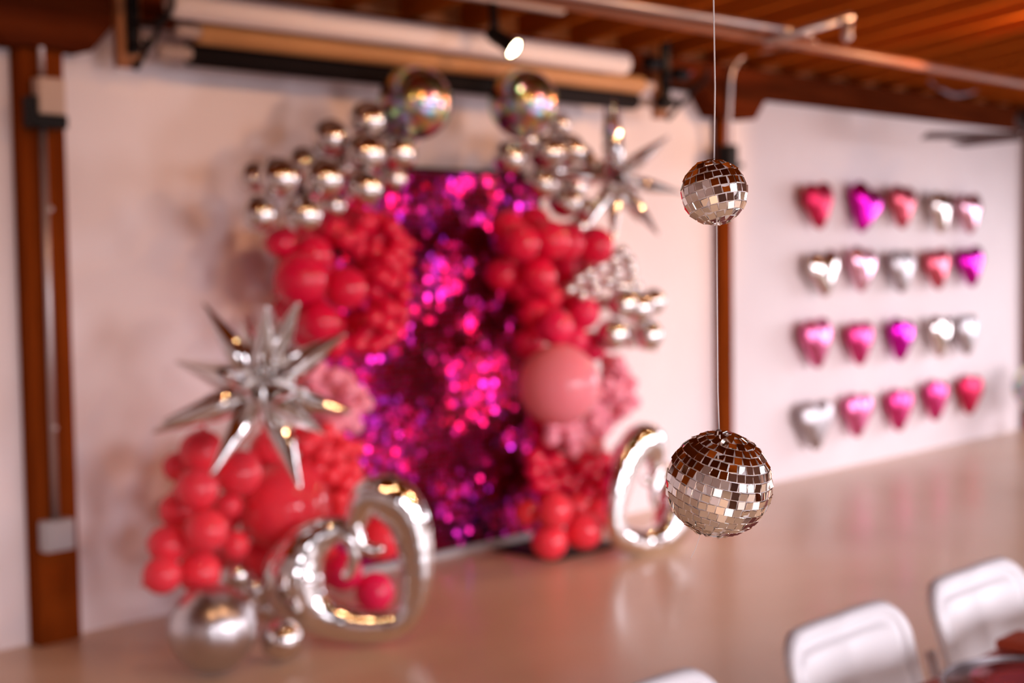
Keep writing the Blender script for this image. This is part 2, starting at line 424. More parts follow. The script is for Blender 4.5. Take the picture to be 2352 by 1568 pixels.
# ---------------------------------------------------------------- backdrop paper rolls
def paper_roll(d, pa, pb, r, m, label, core):
    A, B = at(*pa, d), at(*pb, d); z = (A.z+B.z)/2; L = B.x-A.x
    t = empty('paper_roll', (A.x, -d, z), label=label, cat='paper roll', group='backdrop paper rolls on the wall hooks')
    bm = bmesh.new(); tube(bm, [(0, 0, 0), (L, 0, 0)], r, 28); mk('paper', bm, m, t)
    bm = bmesh.new(); tube(bm, [(-core, 0, 0), (L+core, 0, 0)], r*.55, 20); mk('core_tube', bm, M['card_tube'], t)
    bm = bmesh.new(); tube(bm, [(L*.02, -r*.8, -r*.75), (L*.98, -r*.8, -r*.75)], .004, 6); mk('paper_edge', bm, m, t)
    return A.x, B.x, z
r1 = paper_roll(.44, (394, 16), (1432, 140), .056, M['white_paper'], 'roll of white backdrop paper, topmost of the three rolls', .02)
r2 = paper_roll(.34, (455, 68), (1470, 200), .047, M['kraft'], 'roll of tan brown backdrop paper between the white and black rolls', .10)
r3 = paper_roll(.24, (435, 120), (1455, 235), .049, M['black_paper'], 'roll of black backdrop paper, lowest of the three rolls', .14)
def hook_set(px_list, label):
    x, arms = px_list
    t = empty('roll_hook', (x, -.15, 2.30), label=label, cat='bracket', group='hook brackets for the paper rolls')
    bm = bmesh.new(); box(bm, -.05, .05, -.045, .0, -.02, .38, .004); mk('backing_block', bm, M['wood_block'], t, smooth=False)
    bm = bmesh.new(); box(bm, -.022, .022, -.085, -.046, .03, .45, .004); mk('upright', bm, M['black'], t, smooth=False)
    for d, z in arms:
        bm = bmesh.new()
        pts = bez([(0, -.07, z-2.30-.05), (0, -(d-.15)*.6-.03, z-2.30-.075), (0, -(d-.15), z-2.30-.072), (0, -(d-.15)-.06, z-2.30-.02), (0, -(d-.15)-.068, z-2.30+.03)], 6)
        tube(bm, pts, .012); mk('hook', bm, M['black'], t)
hook_set((3.04, [(.44, r1[2]), (.34, r2[2]), (.24, r3[2])]), 'black hook bracket on a pine block at the left end of the paper rolls')
hook_set((6.44, [(.44, r1[2]), (.34, r2[2]), (.24, r3[2])]), 'black hook bracket on a pine block at the right end of the paper rolls')
# chain drives at the right ends
for px, py, d, lab in ((1497, 145, .40, 'black chain drive knob beside the right end of the white paper roll'),
                       (1562, 170, .33, 'black and red chain drive knob against the bolster of the middle post'),
                       (1526, 236, .33, 'black oval chain drive knob under the right end of the tan paper roll')):
    t = empty('roll_drive', at(px, py, d), label=lab, cat='chain drive')
    bm = bmesh.new(); lathe(bm, [(0, -.05), (.03, -.05), (.038, -.035), (.03, 0), (.038, .035), (.03, .05), (0, .05)], 20)
    xform(bm, Matrix.Rotation(R(90), 4, 'Y')); mk('wheel', bm, M['black'], t)
    bm = bmesh.new(); tube(bm, [(.05, 0, 0), (.11, 0, .02)], .014); mk('handle', bm, M['red_plastic'] if 'red' in lab else M['black'], t)

# ---------------------------------------------------------------- ceiling fan at the right edge
hub = at(2385, 275, 1.15)
t = empty('ceiling_fan', hub, label='dark brown ceiling fan at the right edge, seen nearly edge on below the joists', cat='ceiling fan')
bm = bmesh.new(); lathe(bm, [(0, .10), (.05, .10), (.13, .07), (.15, .0), (.13, -.05), (.06, -.08), (0, -.085)], 28); mk('motor', bm, M['fan'], t)
bm = bmesh.new(); tube(bm, [(0, 0, .09), (0, 0, .36)], .014); mk('downrod', bm, M['fan'], t)
for k in range(5):
    bm = bmesh.new(); box(bm, .14, .78, -.065, .065, -.006, .006, .004)
    bmesh.ops.rotate(bm, cent=(0, 0, 0), matrix=Matrix.Rotation(R(12), 3, 'X'), verts=bm.verts)
    bmesh.ops.translate(bm, vec=(0, 0, -.10), verts=bm.verts)
    o = mk('blade', bm, M['fan_blade'], t, smooth=False); o.rotation_euler = (0, 0, R(140+72*k))

# ---------------------------------------------------------------- shimmer panel
px0, px1, PZ = 4.02, 5.53, 1.93
t = empty('shimmer_panel', (px0, -.05, 0), label='tall magenta sequin shimmer wall panel leaning flat behind the balloon garland', cat='backdrop')
bm = bmesh.new(); box(bm, 0, px1-px0, -.012, .012, .035, PZ, .002); mk('backing_board', bm, M['panel_back'], t, smooth=False)
bm = bmesh.new()
for a, b, c, d in ((-.012, px1-px0+.012, PZ, PZ+.02),): box(bm, a, b, -.02, .02, c, d, .002)
for a in (-.022, px1-px0+.002): box(bm, a, a+.02, -.02, .02, .0, PZ+.02, .002)
mk('frame', bm, M['black'], t, smooth=False)
bm = bmesh.new(); box(bm, -.0, px1-px0, -.02, .02, 0.0, .034, .002); mk('bottom_rail', bm, M['grey_box'], t, smooth=False, label='pale grey bottom rail')
rnd = random.Random(7)
verts, faces = [], []
S = .0285; nx = int((px1-px0)/S); nz = int((PZ-.04)/S)
for i in range(nx):
    for j in range(nz):
        cx, cz = (i+.5)*S, .045+(j+.5)*S
        tx, tz, ty = rnd.gauss(0, .085 if rnd.random() > .08 else .16), rnd.gauss(0, .026 if rnd.random() > .08 else .16), rnd.uniform(-.1, .1)
        Rm = Matrix.Rotation(tz, 3, 'Z') @ Matrix.Rotation(tx, 3, 'X')
        b0 = len(verts)
        for k in range(8):
            a = k*math.pi/4+math.pi/8
            v = Rm @ Vector((math.cos(a)*.0145, 0, math.sin(a)*.0145))
            verts.append((cx+v.x, -.024+v.y-abs(ty)*.03, cz+v.z))
        faces.append(tuple(range(b0, b0+8)))
me = bpy.data.meshes.new('sequins'); me.from_pydata(verts, [], faces); me.update(); me.materials.append(M['sequin'])
o = bpy.data.objects.new('sequins', me); COL.objects.link(o); o.parent = t; o['kind'] = 'stuff'
# thin black slab on the floor beneath the right column
bm = bmesh.new(); box(bm, -.26, .26, -.22, .22, 0, .012, .004)
tag(mk('black_slab', bm, M['black'], loc=(5.36, -.33, 0), smooth=False), 'flat black slab on the floor under the right balloon column', 'base')

# ---------------------------------------------------------------- balloons
def latex_mesh(name, m, seg=28):
    """unit round balloon, neck and knot at -Z"""
    prof = [(0, 1.0)]
    for k in range(1, 19):
        a = math.pi*k/20
        z = math.cos(a); r = math.sin(a)
        if z < 0: r *= 1+.02*z
        prof.append((r, z))
    prof += [(.13, -1.02), (.065, -1.07), (.05, -1.10), (.085, -1.14), (.07, -1.17), (0, -1.16)]
    bm = bmesh.new(); lathe(bm, prof, seg)
    me = bpy.data.meshes.new(name); bm.to_mesh(me); bm.free()
    for p in me.polygons: p.use_smooth = True
    me.materials.append(m); return me
BM = {k: latex_mesh(n, M[k]) for k, n in (('red', 'red_balloon'), ('coral', 'coral_balloon'), ('deep', 'crimson_balloon'), ('pink', 'pink_balloon'),
                                          ('pale_pink', 'pale_pink_balloon'), ('chrome_latex', 'chrome_balloon'), ('satin_silver', 'satin_balloon'))}
B = []   # px, py, rpx, d, material, label, group
def add(cluster, m, group, items, d):
    for it in items:
        px, py, r, lab = it[:4]
        B.append([px, py, r, it[4] if len(it) > 4 else d, m, lab, group])
# chrome, upper left
add('', 'chrome_latex', 'chrome balloons along the top left of the garland', [
    (846, 276, 43, 'chrome balloon at the top of the left garland, just below left of the left orb'),
    (762, 318, 42, 'chrome balloon one step down and left of the topmost left chrome balloon'),
    (837, 353, 46, 'chrome balloon directly under the topmost left chrome balloon', .55),
    (915, 349, 41, 'chrome balloon under the left holographic orb, nearest the shimmer panel', .5),
    (582, 407, 34, 'chrome balloon half hidden at the far left end of the upper chrome row', .35),
    (641, 408, 45, 'second chrome balloon from the left end of the upper chrome row', .55),
    (695, 378, 40, 'chrome balloon peeking out above and between two front chrome balloons, upper left', .33),
    (743, 410, 46, 'third front chrome balloon of the upper chrome row on the left', .55),
    (596, 491, 42, 'lowest leftmost chrome balloon of the left garland', .5),
    (695, 492, 45, 'lower chrome balloon resting on the red balloons of the left garland', .55),
    (764, 473, 31, 'small chrome balloon tucked above the red balloons, upper left', .42),
    (837, 428, 41, 'chrome balloon at the upper left corner of the shimmer panel', .55),
    (903, 410, 30, 'small chrome balloon overlapping the top edge of the shimmer panel', .42),
    (889, 318, 27, 'small chrome balloon tucked between the left orb and its neighbours', .36),
    (790, 380, 32, 'shaded chrome balloon behind the middle of the left chrome cluster', .28)], .45)
# chrome, upper right
add('', 'chrome_latex', 'chrome balloons along the top right of the garland', [
    (1172, 362, 38, 'chrome balloon under the right holographic orb, over the top right panel corner', .5),
    (1282, 286, 26, 'small chrome balloon beside the lower right of the right orb', .38),
    (1256, 350, 41, 'chrome balloon below right of the right holographic orb', .36),
    (1304, 348, 40, 'chrome balloon between the right orb and the right starburst', .28),
    (1332, 364, 32, 'chrome balloon touching the left spikes of the right starburst', .30),
    (1243, 420, 36, 'chrome balloon above the upper right red balloons, left one', .5),
    (1297, 463, 36, 'chrome balloon resting on the upper right red balloons', .40),
    (1345, 482, 27, 'small chrome balloon under the left arms of the right starburst', .38),
    (1212, 322, 24, 'small shaded chrome balloon right under the right orb', .34),
    (1318, 428, 30, 'shaded chrome balloon behind the left arms of the right starburst', .3)], .45)
# reds of the left column
add('', 'red', 'large red balloons in the upper left column', [
    (690, 640, 60, 'big red balloon at the left edge of the upper left red cluster', .5),
    (793, 662, 48, 'big red balloon in the middle of the upper left red cluster', .55),
    (645, 558, 34, 'red balloon under the leftmost chrome balloons', .38),
    (712, 585, 46, 'red balloon above the big left edge red balloon', .45),
    (730, 738, 44, 'red balloon above the spikes of the left starburst', .5),
    (690, 720, 40, 'red balloon just behind the upper right spike of the left starburst', .4),
    (768, 530, 32, 'red balloon under the small chrome balloon, upper left', .4),
    (836, 510, 30, 'red balloon under the chrome balloon at the panel corner', .4),
    (765, 790, 34, 'lowest red balloon of the upper left column, above the pale pink cluster', .4)], .5)
# corals, lower left
add('', 'coral', 'coral red balloons in the lower left cluster', [
    (657, 1176, 101, 'biggest coral red balloon, behind the open silver heart', .66),
    (466, 1040, 50, 'coral balloon at the top of the lower left cluster', .65),
    (408, 1072, 33, 'coral balloon at the upper left edge of the lower left cluster', .55),
    (453, 1123, 48, 'coral balloon left of the downward spike of the left starburst', .75),
    (545, 1085, 52, 'coral balloon directly under the downward spike of the left starburst', .72),
    (408, 1172, 42, 'coral balloon at the left edge, half way up the lower left cluster', .6),
    (472, 1216, 49, 'coral balloon left of the biggest coral balloon', .8),
    (383, 1251, 43, 'coral balloon at the left edge above the lowest left one', .7),
    (372, 1319, 43, 'lowest leftmost coral balloon of the lower left cluster', .75),
    (459, 1318, 48, 'coral balloon just above the big silver floor balloon', .8),
    (539, 1252, 33, 'small coral balloon tucked under the biggest coral balloon', .68),
    (525, 1158, 30, 'small coral balloon tucked at the upper left of the biggest coral balloon', .66),
    (880, 1235, 50, 'coral balloon seen through the top of the open silver heart', .6),
    (600, 1275, 44, 'coral balloon between the biggest coral balloon and the small silver ones', .62)], .7)
add('', 'deep', 'crimson balloons seen through the silver heart', [
    (787, 1312, 44, 'crimson balloon seen through the left half of the open silver heart', .62),
    (860, 1368, 44, 'crimson balloon seen through the bottom of the open silver heart', .66)], .6)
add('', 'chrome_latex', 'small silver balloons beside the big silver floor balloon', [
    (546, 1322, 31, 'small silver balloon at the upper end of the chain beside the big silver one', .66),
    (602, 1352, 38, 'silver balloon between the chain end and the open silver heart', .72),
    (646, 1468, 47, 'front silver balloon on the floor right of the big silver one', .98),
    (680, 1466, 33, 'silver balloon half hidden behind the front floor silver balloon', .84),
    (612, 1392, 33, 'shaded silver balloon squeezed under the chain beside the heart', .72)], .9)
add('', 'satin_silver', '', [(488, 1456, 98, 'big satin silver balloon on the floor at the lower left', .88)], .9)
# right column
add('', 'red', 'large red balloons in the upper right column', [
    (1195, 558, 43, 'front left red balloon of the upper right red cluster', .55),
    (1166, 522, 38, 'red balloon at the upper left of the upper right red cluster', .45),
    (1229, 514, 37, 'topmost red balloon of the upper right red cluster', .42),
    (1260, 550, 45, 'red balloon in the middle of the upper right red cluster', .48),
    (1300, 556, 45, 'red balloon right of the middle of the upper right red cluster', .42),
    (1357, 567, 43, 'rightmost red balloon of the upper right red cluster, below the starburst', .5),
    (1235, 634, 42, 'lowest front red balloon of the upper right red cluster', .55),
    (1154, 630, 38, 'red balloon at the left edge of the right column beside the panel', .4),
    (1310, 608, 40, 'red balloon just above left of the small chrome beads', .36),
    (1229, 722, 34, 'red balloon at the left edge above the crimson front one', .4),
    (1250, 682, 30, 'shaded red balloon in the gap under the upper right red cluster', .3)], .5)
add('', 'deep', 'crimson balloons above the big pink balloon', [
    (1272, 753, 41, 'front crimson balloon right above the big pink balloon', .5),
    (1340, 718, 37, 'crimson balloon left of the medium chrome balloons', .42),
    (1318, 780, 33, 'crimson balloon touching the top right of the big pink balloon', .42),
    (1360, 795, 34, 'crimson balloon under the lower chrome pair', .38),
    (1215, 785, 34, 'crimson balloon at the upper left of the big pink balloon', .36)], .45)
add('', 'pink', '', [(1284, 883, 91, 'big pink balloon at the middle of the right column', .60)], .55)
add('', 'coral', 'coral red balloons at the foot of the right column', [
    (1272, 1172, 41, 'middle coral balloon at the foot of the right column', .6),
    (1212, 1177, 28, 'left coral balloon at the foot of the right column', .5),
    (1341, 1217, 43, 'front right coral balloon at the foot of the right column', .62),
    (1262, 1243, 41, 'lowest coral balloon on the floor at the foot of the right column', .55),
    (1378, 1175, 33, 'coral balloon behind the front right one, beside the right heart', .45),
    (1404, 1160, 27, 'small coral balloon touching the left arm of the right silver heart', .4),
    (1318, 1160, 30, 'shaded coral balloon in the middle of the right column foot', .4)], .5)
add('', 'chrome_latex', 'medium chrome balloons on the right edge of the right column', [
    (1428, 698, 34, 'left one of the upper pair of medium chrome balloons, right column', .5),
    (1462, 706, 36, 'middle one of the upper medium chrome balloons, right column', .45),
    (1497, 692, 30, 'rightmost medium chrome balloon of the upper row, right column', .36),
    (1405, 768, 36, 'left one of the two lower medium chrome balloons, right column', .5),
    (1485, 770, 35, 'right one of the two lower medium chrome balloons, right column', .42),
    (1446, 772, 28, 'shaded medium chrome balloon between the two lower ones, right column', .34)], .45)
Zc = lambda x, y: (1080+x/2.614, 200+y/2.614)
for x, y in ((855, 1020), (945, 1045), (775, 1065), (690, 1100), (650, 1140), (820, 1160), (890, 1190), (970, 1140), (592, 1205), (740, 1210), (668, 1245), (870, 1100), (960, 1090), (910, 1000), (800, 1290), (720, 1150), (935, 1200), (990, 1190)):
    a, b = Zc(x, y)
    B.append([a, b+2, 16, .42, 'chrome_latex', 'tiny chrome balloon in the bead like bunch at the right of the right column', 'tiny chrome balloons'])

def inside(p, poly):
    x, y = p; c = False; n = len(poly)
    for i in range(n):
        x1, y1 = poly[i]; x2, y2 = poly[i-1]
        if (y1 > y) != (y2 > y) and x < (x2-x1)*(y-y1)/(y2-y1)+x1: c = not c
    return c
rng = random.Random(11)
def fill(poly, r, d, m, label, group, space=1.16, jit=.14):
    xs = [p[0] for p in poly]; ys = [p[1] for p in poly]; got = []
    for _ in range(6000):
        p = (rng.uniform(min(xs), max(xs)), rng.uniform(min(ys), max(ys)))
        if inside(p, poly) and all(math.hypot(p[0]-g[0], p[1]-g[1]) > r*space for g in got): got.append(p)
    for p in got:
        B.append([p[0], p[1], r*rng.uniform(.9, 1.1), d+rng.uniform(-jit, jit)*.5, m, label, group])
fill([(805, 490), (880, 495), (930, 560), (940, 650), (930, 720), (890, 785), (830, 805), (800, 795), (850, 750), (845, 600), (790, 550)], 21, .40, 'red',
     'small red balloon in the packed bunch along the left edge of the shimmer panel', 'small red balloons, upper left')
fill([(660, 540), (800, 500), (850, 600), (850, 740), (780, 790), (710, 780), (660, 700), (640, 620)], 36, .24, 'red',
     'shaded red balloon packed behind the front ones of the upper left column', 'inner red balloons, upper left', 1.5)
fill([(715, 850), (760, 842), (815, 875), (835, 930), (815, 980), (745, 985), (705, 930)], 20, .40, 'pale_pink',
     'small pale pink balloon in the bunch right of the left starburst', 'small pale pink balloons, left')
fill([(690, 985), (760, 990), (818, 1020), (822, 1090), (815, 1165), (780, 1190), (750, 1090), (695, 1060)], 21, .55, 'coral',
     'small coral balloon in the bunch above the open silver heart', 'small coral balloons, left')
fill([(430, 1040), (620, 1030), (740, 1170), (760, 1300), (620, 1310), (490, 1300), (430, 1250)], 42, .42, 'coral',
     'shaded coral balloon packed inside the lower left cluster', 'inner coral balloons, lower left', 1.6)
fill([(1160, 545), (1360, 560), (1350, 620), (1290, 680), (1350, 730), (1340, 790), (1240, 790), (1235, 690), (1160, 610)], 36, .22, 'red',
     'shaded red balloon packed behind the front ones of the right column', 'inner red balloons, right', 1.5)
fill([(1385, 825), (1425, 828), (1460, 880), (1452, 945), (1400, 975), (1380, 1028), (1300, 1035), (1245, 1005), (1250, 975), (1335, 980), (1375, 920)], 18, .42, 'pale_pink',
     'small pale pink balloon in the bunch around the right of the big pink balloon', 'small pale pink balloons, right')
fill([(1225, 1050), (1300, 1055), (1390, 1050), (1432, 1020), (1432, 1060), (1420, 1120), (1385, 1150), (1240, 1120), (1215, 1085)], 20, .42, 'red',
     'small red balloon in the bunch above the coral foot of the right column', 'small red balloons, right')
fill([(1235, 960), (1370, 965), (1395, 1060), (1390, 1140), (1250, 1140), (1232, 1060)], 33, .20, 'red',
     'shaded red balloon packed behind the small pink and red ones of the right column', 'inner red balloons, lower right', 1.4)
add('', 'chrome_latex', 'chrome balloons along the top right of the garland', [
    (1274, 392, 30, 'shaded chrome balloon deep between the upper and lower chrome ones, upper right', .2),
    (1330, 520, 26, 'shaded chrome balloon low behind the left arms of the right starburst', .22)], .2)
# orbs take part in the packing
ORB = [[953, 236, 82, .52, 'left holographic orb balloon on top of the garland'], [1202, 238, 77, .52, 'right holographic orb balloon on top of the garland, below the spotlight']]
for o_ in ORB: B.append([o_[0], o_[1], o_[2], o_[3], 'orb', o_[4], 'holographic orb balloons on top of the garland'])

HEART_LINE = [(1410, 590, 58), (1290, 598, 78), (1140, 690, 122), (1055, 850, 162), (1085, 1000, 150), (1195, 1110, 116), (1370, 1180, 97),
              (1560, 1195, 93), (1700, 1160, 78), (1775, 1050, 74), (1803, 880, 88), (1795, 700, 100), (1755, 540, 116), (1670, 425, 128), (1570, 395, 120), (1485, 440, 92), (1440, 530, 64)]
HEART_CURLS = [[(1345, 600, 46), (1405, 650, 44), (1430, 740, 40), (1405, 835, 34), (1368, 880, 22)], [(1440, 590, 46), (1470, 670, 44), (1530, 712, 38), (1590, 705, 28), (1612, 698, 12)]]
def facing(right, yaw_extra=0.0, roll=0.0):
    """local X = along the camera's right turned by yaw about Z, local Z up, then rolled in the heart's own plane"""
    r = Vector((right.x, right.y, 0)).normalized()
    base = Matrix((( r.x, -r.y, 0), (r.y, r.x, 0), (0, 0, 1))).to_3x3()
    return (Matrix.Rotation(yaw_extra, 3, 'Z') @ base @ Matrix.Rotation(roll, 3, 'Y')).to_4x4()
HC1 = at(799, 1283, 1.0); HS1 = depth(HC1)/FPX/2.76*1.04; HR1 = facing(RGT, 0.0, 0.0)
HC2 = at(1500, 1132, .78); HS2 = depth(HC2)/FPX/2.76*.79; HR2 = facing(RGT, R(44), R(20))
# settle the balloons near their sight lines until they only just press against each other
N = len(B)
RAY = np.array([list(pix(b[0], b[1])) for b in B]); C0 = np.array(list(CAM))
dd = np.array([b[3] for b in B]); rp = np.array([b[2]*1.04 for b in B])/FPX
tpar = (-dd-C0[1])/RAY[:, 1]
P = C0+RAY*tpar[:, None]; P0 = P.copy()
RL = np.linalg.norm(RAY, axis=1); RD = RAY/RL[:, None]
KC, KR = [], []
for c_, sc_, mir_, rot_ in ((HC1, HS1, 1, HR1), (HC2, HS2, -1, HR2)):
    for x_, y_, w_ in HEART_LINE:
        q_ = c_ + rot_.to_3x3() @ Vector(((x_-1385)*sc_*mir_, 0, (775-y_)*sc_))
        KC.append(list(q_)); KR.append(w_*sc_*1.2)
        qn = HEART_LINE[(HEART_LINE.index((x_, y_, w_))+1) % len(HEART_LINE)]
        q_ = c_ + rot_.to_3x3() @ Vector((((x_+qn[0])/2-1385)*sc_*mir_, 0, (775-(y_+qn[1])/2)*sc_))
        KC.append(list(q_)); KR.append((w_+qn[2])/2*sc_*1.2)
KC = np.array(KC); KR = np.array(KR)
for it in range(1500):
    tt = ((P-C0)@np.array(list(FWD))); rad = rp*tt
    D = P[:, None]-P[None]; dist = np.sqrt((D**2).sum(-1))+np.eye(N)*9
    ov = np.clip((rad[:, None]+rad[None])*(1.004 if it > 500 else .96)-dist, 0, None); np.fill_diagonal(ov, 0)
    wgt = (rad[None]**2)/(rad[:, None]**2+rad[None]**2)
    U = D/dist[..., None]
    # mostly along the sight line, partly sideways
    mv = (U*(ov*wgt*.55)[..., None]).sum(1)
    al = (mv*RD).sum(1); lat = mv-RD*al[:, None]
    sg = np.sign((U*RD[:, None]).sum(-1)); alp = (ov*sg*wgt*.35).sum(1)
    P = P+lat*.6+RD*(al+alp)[:, None]
    dk = P[:, None]-KC[None]; dl = np.linalg.norm(dk, axis=2); ok_ = np.clip(rad[:, None]+KR[None]+.004-dl, 0, None)
    P = P+(dk/dl[..., None]*ok_[..., None]).sum(1)*.35
    off = P-P0; oal = (off*RD).sum(1); ol = off-RD*oal[:, None]
    k = .05 if it < 500 else (.008 if it < 900 else 0.0)
    P = P0+RD*(oal*(1-k*.2))[:, None]+ol*(1-k)
    tt = ((P-C0)@np.array(list(FWD))); rad = rp*tt
    P[:, 1] = np.minimum(P[:, 1], -(rad*1.02+.08)); P[:, 1] = np.maximum(P[:, 1], -1.25)
    P[:, 2] = np.maximum(P[:, 2], rad*1.0+.012)
rad = rp*((P-C0)@np.array(list(FWD)))
BAL = []
for i, b in enumerate(B):
    p = Vector(P[i]); r = float(rad[i])
    if b[4] == 'orb': ORB[0 if b[0] < 1100 else 1] += [p, r]; continue
    name = 'chrome_balloon' if b[4] in ('chrome_latex', 'satin_silver') else 'latex_balloon'
    o = bpy.data.objects.new(name, BM[b[4]]); COL.objects.link(o)
    o.location = p; o.scale = (r, r, r)
    # knots point in, towards the wall side
    best = -9
    for _ in range(60):
        c = Vector((rng.gauss(0, 1), rng.gauss(.9, .8), rng.gauss(0, 1))).normalized()
        e = p+c*r*1.17
        gap = min(float(np.min(np.linalg.norm(np.delete(P, i, 0)-np.array(e), axis=1)-np.delete(rad, i))), -.06-e.y, e.z-.01)
        if c.dot(FWD) < -.2: gap -= .05
        if gap > best: best, dv = gap, c
    o.rotation_mode = 'QUATERNION'; o.rotation_quaternion = Vector((0, 0, -1)).rotation_difference(dv)
    tag(o, b[5], 'balloon', b[6] or None)

# holographic orbs: round foil spheres with seams and a tail
def orb(p, r, label, group=None, tail=True):
    t = empty('orb_balloon', p, label=label, cat='balloon', group=group)
    bm = bmesh.new(); bmesh.ops.create_uvsphere(bm, u_segments=48, v_segments=24, radius=r)
    mk('body', bm, M['holo'], t)
    if not tail: return t
    bm = bmesh.new(); tube(bm, [(0, .0, -r*.99), (0, .01, -r*1.08), (0, .02, -r*1.2)], [.012, .009, .014], 8); mk('tail', bm, M['holo'], t)
    return t
for o_ in ORB: orb(o_[5], o_[6], o_[4], 'holographic orb balloons on top of the garland')
eo = at(2386, 890, .35)
orb(eo, 58*depth(eo)/FPX, 'holographic orb balloon cut by the right edge of the photo beside the far post', None, False)
rb = bpy.data.objects.new('latex_balloon', BM['red']); COL.objects.link(rb)
er = 58*depth(eo)/FPX; rr = (eo.z-er)*.5
rb.location = eo-Vector((0, 0, er+rr+.002)); rb.scale = (rr, rr, rr)
rb.rotation_euler = (R(-90), 0, 0)
tag(rb, 'dark red balloon on the floor under the orb at the right edge', 'balloon')

# ---------------------------------------------------------------- starburst balloons
def starburst(center, d, tips, Lpx, label, seed, base):
    rs = random.Random(seed)
    c = at(*center, d); z = depth(c); L0 = Lpx*z/FPX
    t = empty('starburst_balloon', c, label=label, cat='balloon', group='silver starburst balloons')
    bm = bmesh.new(); bmesh.ops.create_icosphere(bm, subdivisions=3, radius=base*1.02); mk('core', bm, M['chrome'], t)
    for tx, ty, sg in tips:
        v = (RGT*(tx-center[0]) - UPV*(ty-center[1]))*(z/FPX)
        l = v.length
        L = max(L0, l*1.02); dz = math.sqrt(max(L*L-l*l, 0))
        v = v - FWD*(dz*sg)
        n = v.normalized(); L = v.length
        bm = bmesh.new()
        # pillow sided pyramid with soft creases and a rounded tip
        prof = [(0.0, .30), (.15, .62), (.30, 1.0), (.45, .98), (.6, .76), (.75, .50), (.88, .28), (.96, .16), (.99, .10), (1.0, .02)]
        ns = 12; rings = []
        for s, w in prof:
            rings.append([bm.verts.new((math.cos(2*math.pi*j/ns)*w*base*.62*(1.0 if j % 3 == 0 else .80), math.sin(2*math.pi*j/ns)*w*base*.62*(1.0 if j % 3 == 0 else .80), s*L)) for j in range(ns)])
        for A, Bq in zip(rings, rings[1:]):
            for j in range(ns): bm.faces.new((A[j], A[(j+1) % ns], Bq[(j+1) % ns], Bq[j]))
        bm.faces.new(rings[-1])
        bmesh.ops.recalc_face_normals(bm, faces=bm.faces)
        q = Vector((0, 0, 1)).rotation_difference(n)
        xform(bm, q.to_matrix().to_4x4() @ Matrix.Rotation(rs.uniform(0, 1.5), 4, 'Z'))
        mk('spike', bm, M['chrome'], t)
    return t
starburst((600, 893), .95, [(474, 696, .3), (522, 722, -1), (632, 704, .6), (698, 696, .6), (802, 766, .6), (814, 944, .4), (769, 984, 1), (362, 990, 1), (375, 832, -1),
                            (385, 965, .4), (503, 1085, .6), (661, 1085, -1), (698, 1116, .6), (606, 880, 1), (650, 930, 1), (570, 850, 1), (720, 890, 1)], 262,
          'large silver starburst balloon above the lower left coral balloons', 3, .088)
starburst((1413, 410), .74, [(1409, 232, .5), (1391, 240, -.6), (1533, 318, .5), (1566, 446, .4), (1512, 543, .6), (1405, 558, .6), (1344, 528, .6), (1275, 405, .6),
                             (1315, 330, -1), (1420, 405, 1), (1440, 440, 1), (1380, 380, 1), (1450, 380, 1), (1390, 440, 1), (1480, 500, -1)], 170,
          'silver starburst balloon at the upper right of the garland, behind the hanging cord', 5, .074)

# ---------------------------------------------------------------- open heart balloons
def heart_path(n=96):
    pts = []
    for i in range(n):
        a = 2*math.pi*i/n
        x = 16*math.sin(a)**3; y = 13*math.cos(a)-5*math.cos(2*a)-2*math.cos(3*a)-math.cos(4*a)
        pts.append((x/16.0, (y+2.5)/16.0, a))
    return pts
def open_heart(loc, scale, rot, label, mirror=1):
    """loc: centre; scale: metres per drawing unit; rot takes the local X,Z plane (front = -Y) to the world"""
    t = empty('heart_balloon', loc, label=label, cat='balloon', group='open silver heart balloons on the floor')
    t.rotation_mode = 'QUATERNION'; t.rotation_quaternion = rot.to_quaternion()
    cx, cy = 1385, 775
    ctl = [((x-cx)*scale*mirror, (cy-y)*scale, w*scale) for x, y, w in HEART_LINE]
    n = len(ctl); pts = []; rads = []
    for i in range(n):
        p0, p1, p2, p3 = (Vector(ctl[(i+k-1) % n]) for k in range(4))
        for k in range(7):
            u = k/7
            v = 0.5*((2*p1)+(p2-p0)*u+(2*p0-5*p1+4*p2-p3)*u*u+(3*p1-p0-3*p2+p3)*u**3)
            pts.append(Vector((v.x, 0, v.y))); rads.append(v.z*1.14*(1+.015*math.sin(i*7+k*2.1)))
    bm = bmesh.new(); tube(bm, pts, rads, 28, closed=True, flat=(Vector((0, 1, 0)), .85))
    bmesh.ops.recalc_face_normals(bm, faces=bm.faces); mk('tube', bm, M['chrome'], t)
    for c in HEART_CURLS:
        q = bez([Vector(((x-cx)*scale*mirror, -.03, (cy-y)*scale)) for x, y, w in c], 8)
        ws = [w*scale for x, y, w in c]
        rr = [ws[min(i//8, len(ws)-1)]*(1-(i % 8)/8)+ws[min(i//8+1, len(ws)-1)]*(i % 8)/8 for i in range(len(q))]
        bm = bmesh.new(); tube(bm, q, rr, 16); mk('curl', bm, M['chrome'], t)
    return t
open_heart(HC1, HS1, HR1, 'large open silver heart balloon standing on the floor in front of the coral balloons')
open_heart(HC2, HS2, HR2, 'open silver heart balloon right of the garland, half behind the lower mirror ball', -1)

